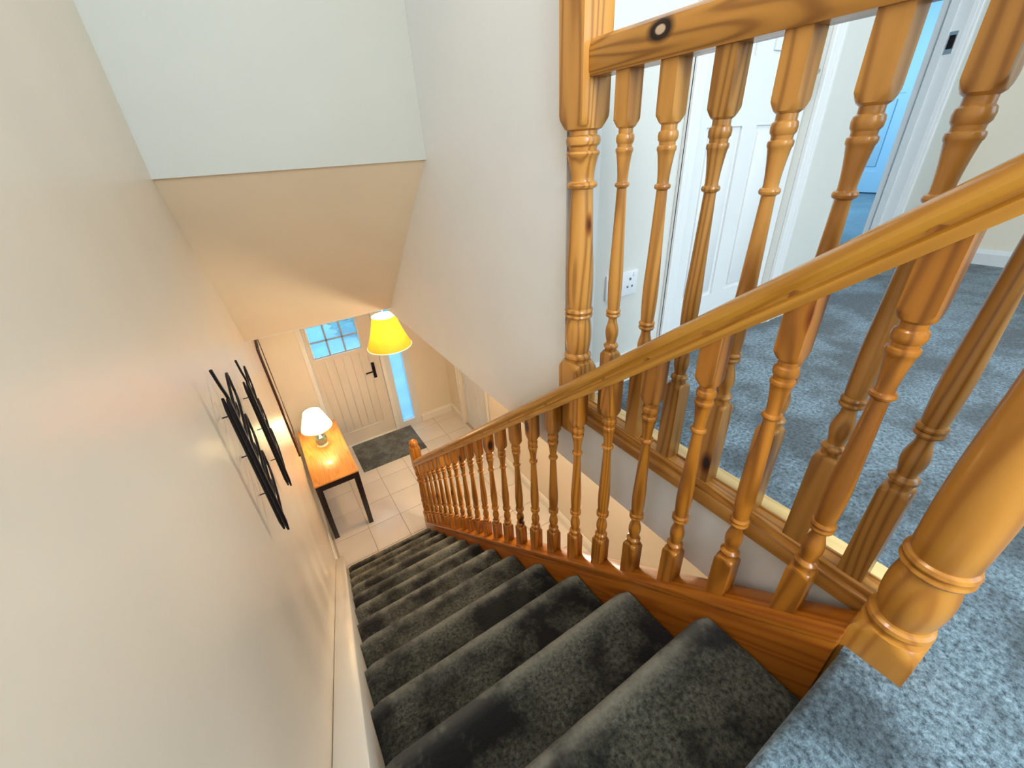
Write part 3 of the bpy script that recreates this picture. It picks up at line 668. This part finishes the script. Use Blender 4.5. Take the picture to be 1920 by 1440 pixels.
# pendant
pd = thing('pendant_lamp', 'yellow pleated empire shade hanging from the hall ceiling', 'lamp', (0.93, 3.42, HC+0.02))
o = finish('ceiling_rose', turned([(-0.022, 0.03), (-0.016, 0.045), (0, 0.05)], 1, square=False, seg=24), plastic, pd, 35)
bm = bmesh.new(); tube(bm, [(0, 0, -0.02), (0, 0, -0.20)], 0.004); finish('cord', bm, cloth_white, pd, 60)
finish('lamp_holder', turned([(-0.27, 0.018), (-0.25, 0.02), (-0.20, 0.016), (-0.19, 0.006)], 1, square=False, seg=20), plastic, pd, 35)
zb_, zt_ = -0.475, -0.195
shade('lamp_shade', 0.192, 0.098, zb_, zt_, 40, yellow_shade, pd, 0.006, -0.008)
o = shade('shade_lining', 0.186, 0.093, zb_+0.004, zt_-0.002, 8, white_lining, pd, 0.0, -0.008); o['label'] = 'white inner lining of the shade'
for r, z in ((0.193, zb_), (0.099, zt_)):
    bm = bmesh.new(); tube(bm, [(r*math.cos(2*PI*i/32), r*math.sin(2*PI*i/32), z) for i in range(33)], 0.003, 6, False)
    finish('shade_ring', bm, cream_shade, pd, 50)
for k in range(3):
    bm = bmesh.new(); t = 2*PI*k/3; tube(bm, [(0.018*math.cos(t), 0.018*math.sin(t), -0.21), (0.096*math.cos(t), 0.096*math.sin(t), zt_)], 0.002, 6)
    finish('shade_spoke', bm, cream_shade, pd, 50)

# unseen globe, added to light the hall under the landing
gl = thing('added_hall_globe', 'unseen opal globe light added on the hall ceiling below the landing', 'lamp', (1.45, 1.9, HC-0.025))
finish('ceiling_rose', turned([(-0.03, 0.04), (-0.02, 0.06), (0, 0.065)], 1, square=False, seg=24), plastic, gl, 35)  # rose of the added unseen globe
bm = bmesh.new(); bmesh.ops.create_uvsphere(bm, u_segments=24, v_segments=14, radius=0.10); bmesh.ops.translate(bm, verts=bm.verts, vec=(0, 0, -0.12))
finish('added_globe', bm, bulb_glass, gl, 60)

# ---------------------------------------------------------------- doormat, mirror
bm = bmesh.new(); box(bm, 0.50, 1.34, 4.36, 4.985, HF, HF+0.014, 0.005)
tag(finish('doormat', bm, mat_mat, None, 40), 'large dark grey doormat on the tiles inside the front door', 'doormat')
mi = thing('wall_mirror', 'tall mirror in a dark brown frame above the console table, seen edge on', 'mirror', (WX, 3.86, -1.72))
bm = bmesh.new()
ML, MH = 0.62, 1.17
for q in ((0, 0.045, 0, MH), (ML-0.045, ML, 0, MH), (0.045, ML-0.045, 0, 0.045), (0.045, ML-0.045, MH-0.045, MH)): box(bm, 0.0, 0.020, q[0], q[1], q[2], q[3], 0.003)
finish('mirror_frame', bm, plain('dark_brown_frame', (0.06, 0.014, 0.008), 0.35, 0.2, 20), mi, 40)
bxo('mirror_glass', (0.004, 0.016, 0.045, ML-0.045, 0.045, MH-0.045), mirror_m, mi)

# ---------------------------------------------------------------- wrought iron wall art (two pieces)
def curve(ctrl, n=5):
    P = [Vector(c) for c in ctrl]; P = [P[0]*2-P[1]]+P+[P[-1]*2-P[-2]]; out = []
    for i in range(1, len(P)-2):
        for k in range(n):
            t = k/n; a, b, c, d = P[i-1:i+3]
            out.append(0.5*((2*b)+(c-a)*t+(2*a-5*b+4*c-d)*t*t+(3*b-a-3*c+d)*t**3))
    return out+[P[-2]]
def wall_art(name, label, loc, hgt, wid, group=None):
    # an upright double rod with three leaf shaped loops on one side and a spike at the top
    t = thing(name, label, 'wall art', loc, 0, group)
    off = 0.030
    for k, (dx, dy, r) in enumerate(((0.0, 0.0, 0.0062), (-0.010, 0.010, 0.006))):
        bm = bmesh.new(); n = 14
        tube(bm, [(off+dx, dy, hgt*(0.94*i/n-0.04)) for i in range(n+1)], [r*0.5]+[r]*(n-1)+[r*0.5], 8)
        finish('upright_rod', bm, iron, t, 60)
    bm = bmesh.new()
    tube(bm, curve([(off, 0.02, hgt*0.80), (off+0.001, 0.01, hgt*0.90), (off-0.001, -0.005, hgt*0.98), (off-0.003, -0.02, hgt*1.08)]), 0.004, 8)
    finish('top_spike', bm, iron, t, 60)
    for zf in (0.12, 0.42, 0.70):
        bm = bmesh.new(); tube(bm, [(-0.0135, wid*0.5, hgt*zf), (off-0.004, wid*0.5, hgt*zf)], 0.002, 8); finish('wall_fixing', bm, iron, t, 60)
    sp = hgt*0.86/3
    for i in range(3):
        zt = hgt*0.90-sp*i-0.015
        bm = bmesh.new(); x = off-0.004
        tube(bm, curve([(x, 0.0, zt-sp*0.62), (x, wid*0.45, zt-sp*0.30), (x, wid*0.95, zt), (x, wid*1.0, zt-sp*0.30), (x, wid*0.95, zt-sp*0.62), (x, wid*0.55, zt-sp*0.90), (x, 0.0, zt-sp*1.02)]), 0.0036, 8)
        lo = finish('leaf_loop', bm, iron, t, 60)
        bm = bmesh.new(); tube(bm, curve([(x, wid*0.45, zt-sp*0.30), (x, wid*0.62, zt-sp*0.45), (x, wid*0.50, zt-sp*0.60), (x, wid*0.25, zt-sp*0.55)]), 0.0026, 8)
        finish('inner_curl', bm, iron, lo, 60)
    return t
wall_art('wall_art', 'larger black iron wall piece with three leaf loops nearest the viewer', (-0.065, 1.04, -0.09), 0.48, 0.21)
wall_art('wall_art', 'smaller black iron wall piece with three leaf loops further down the stairs', (-0.065, 1.60, -0.35), 0.54, 0.21)
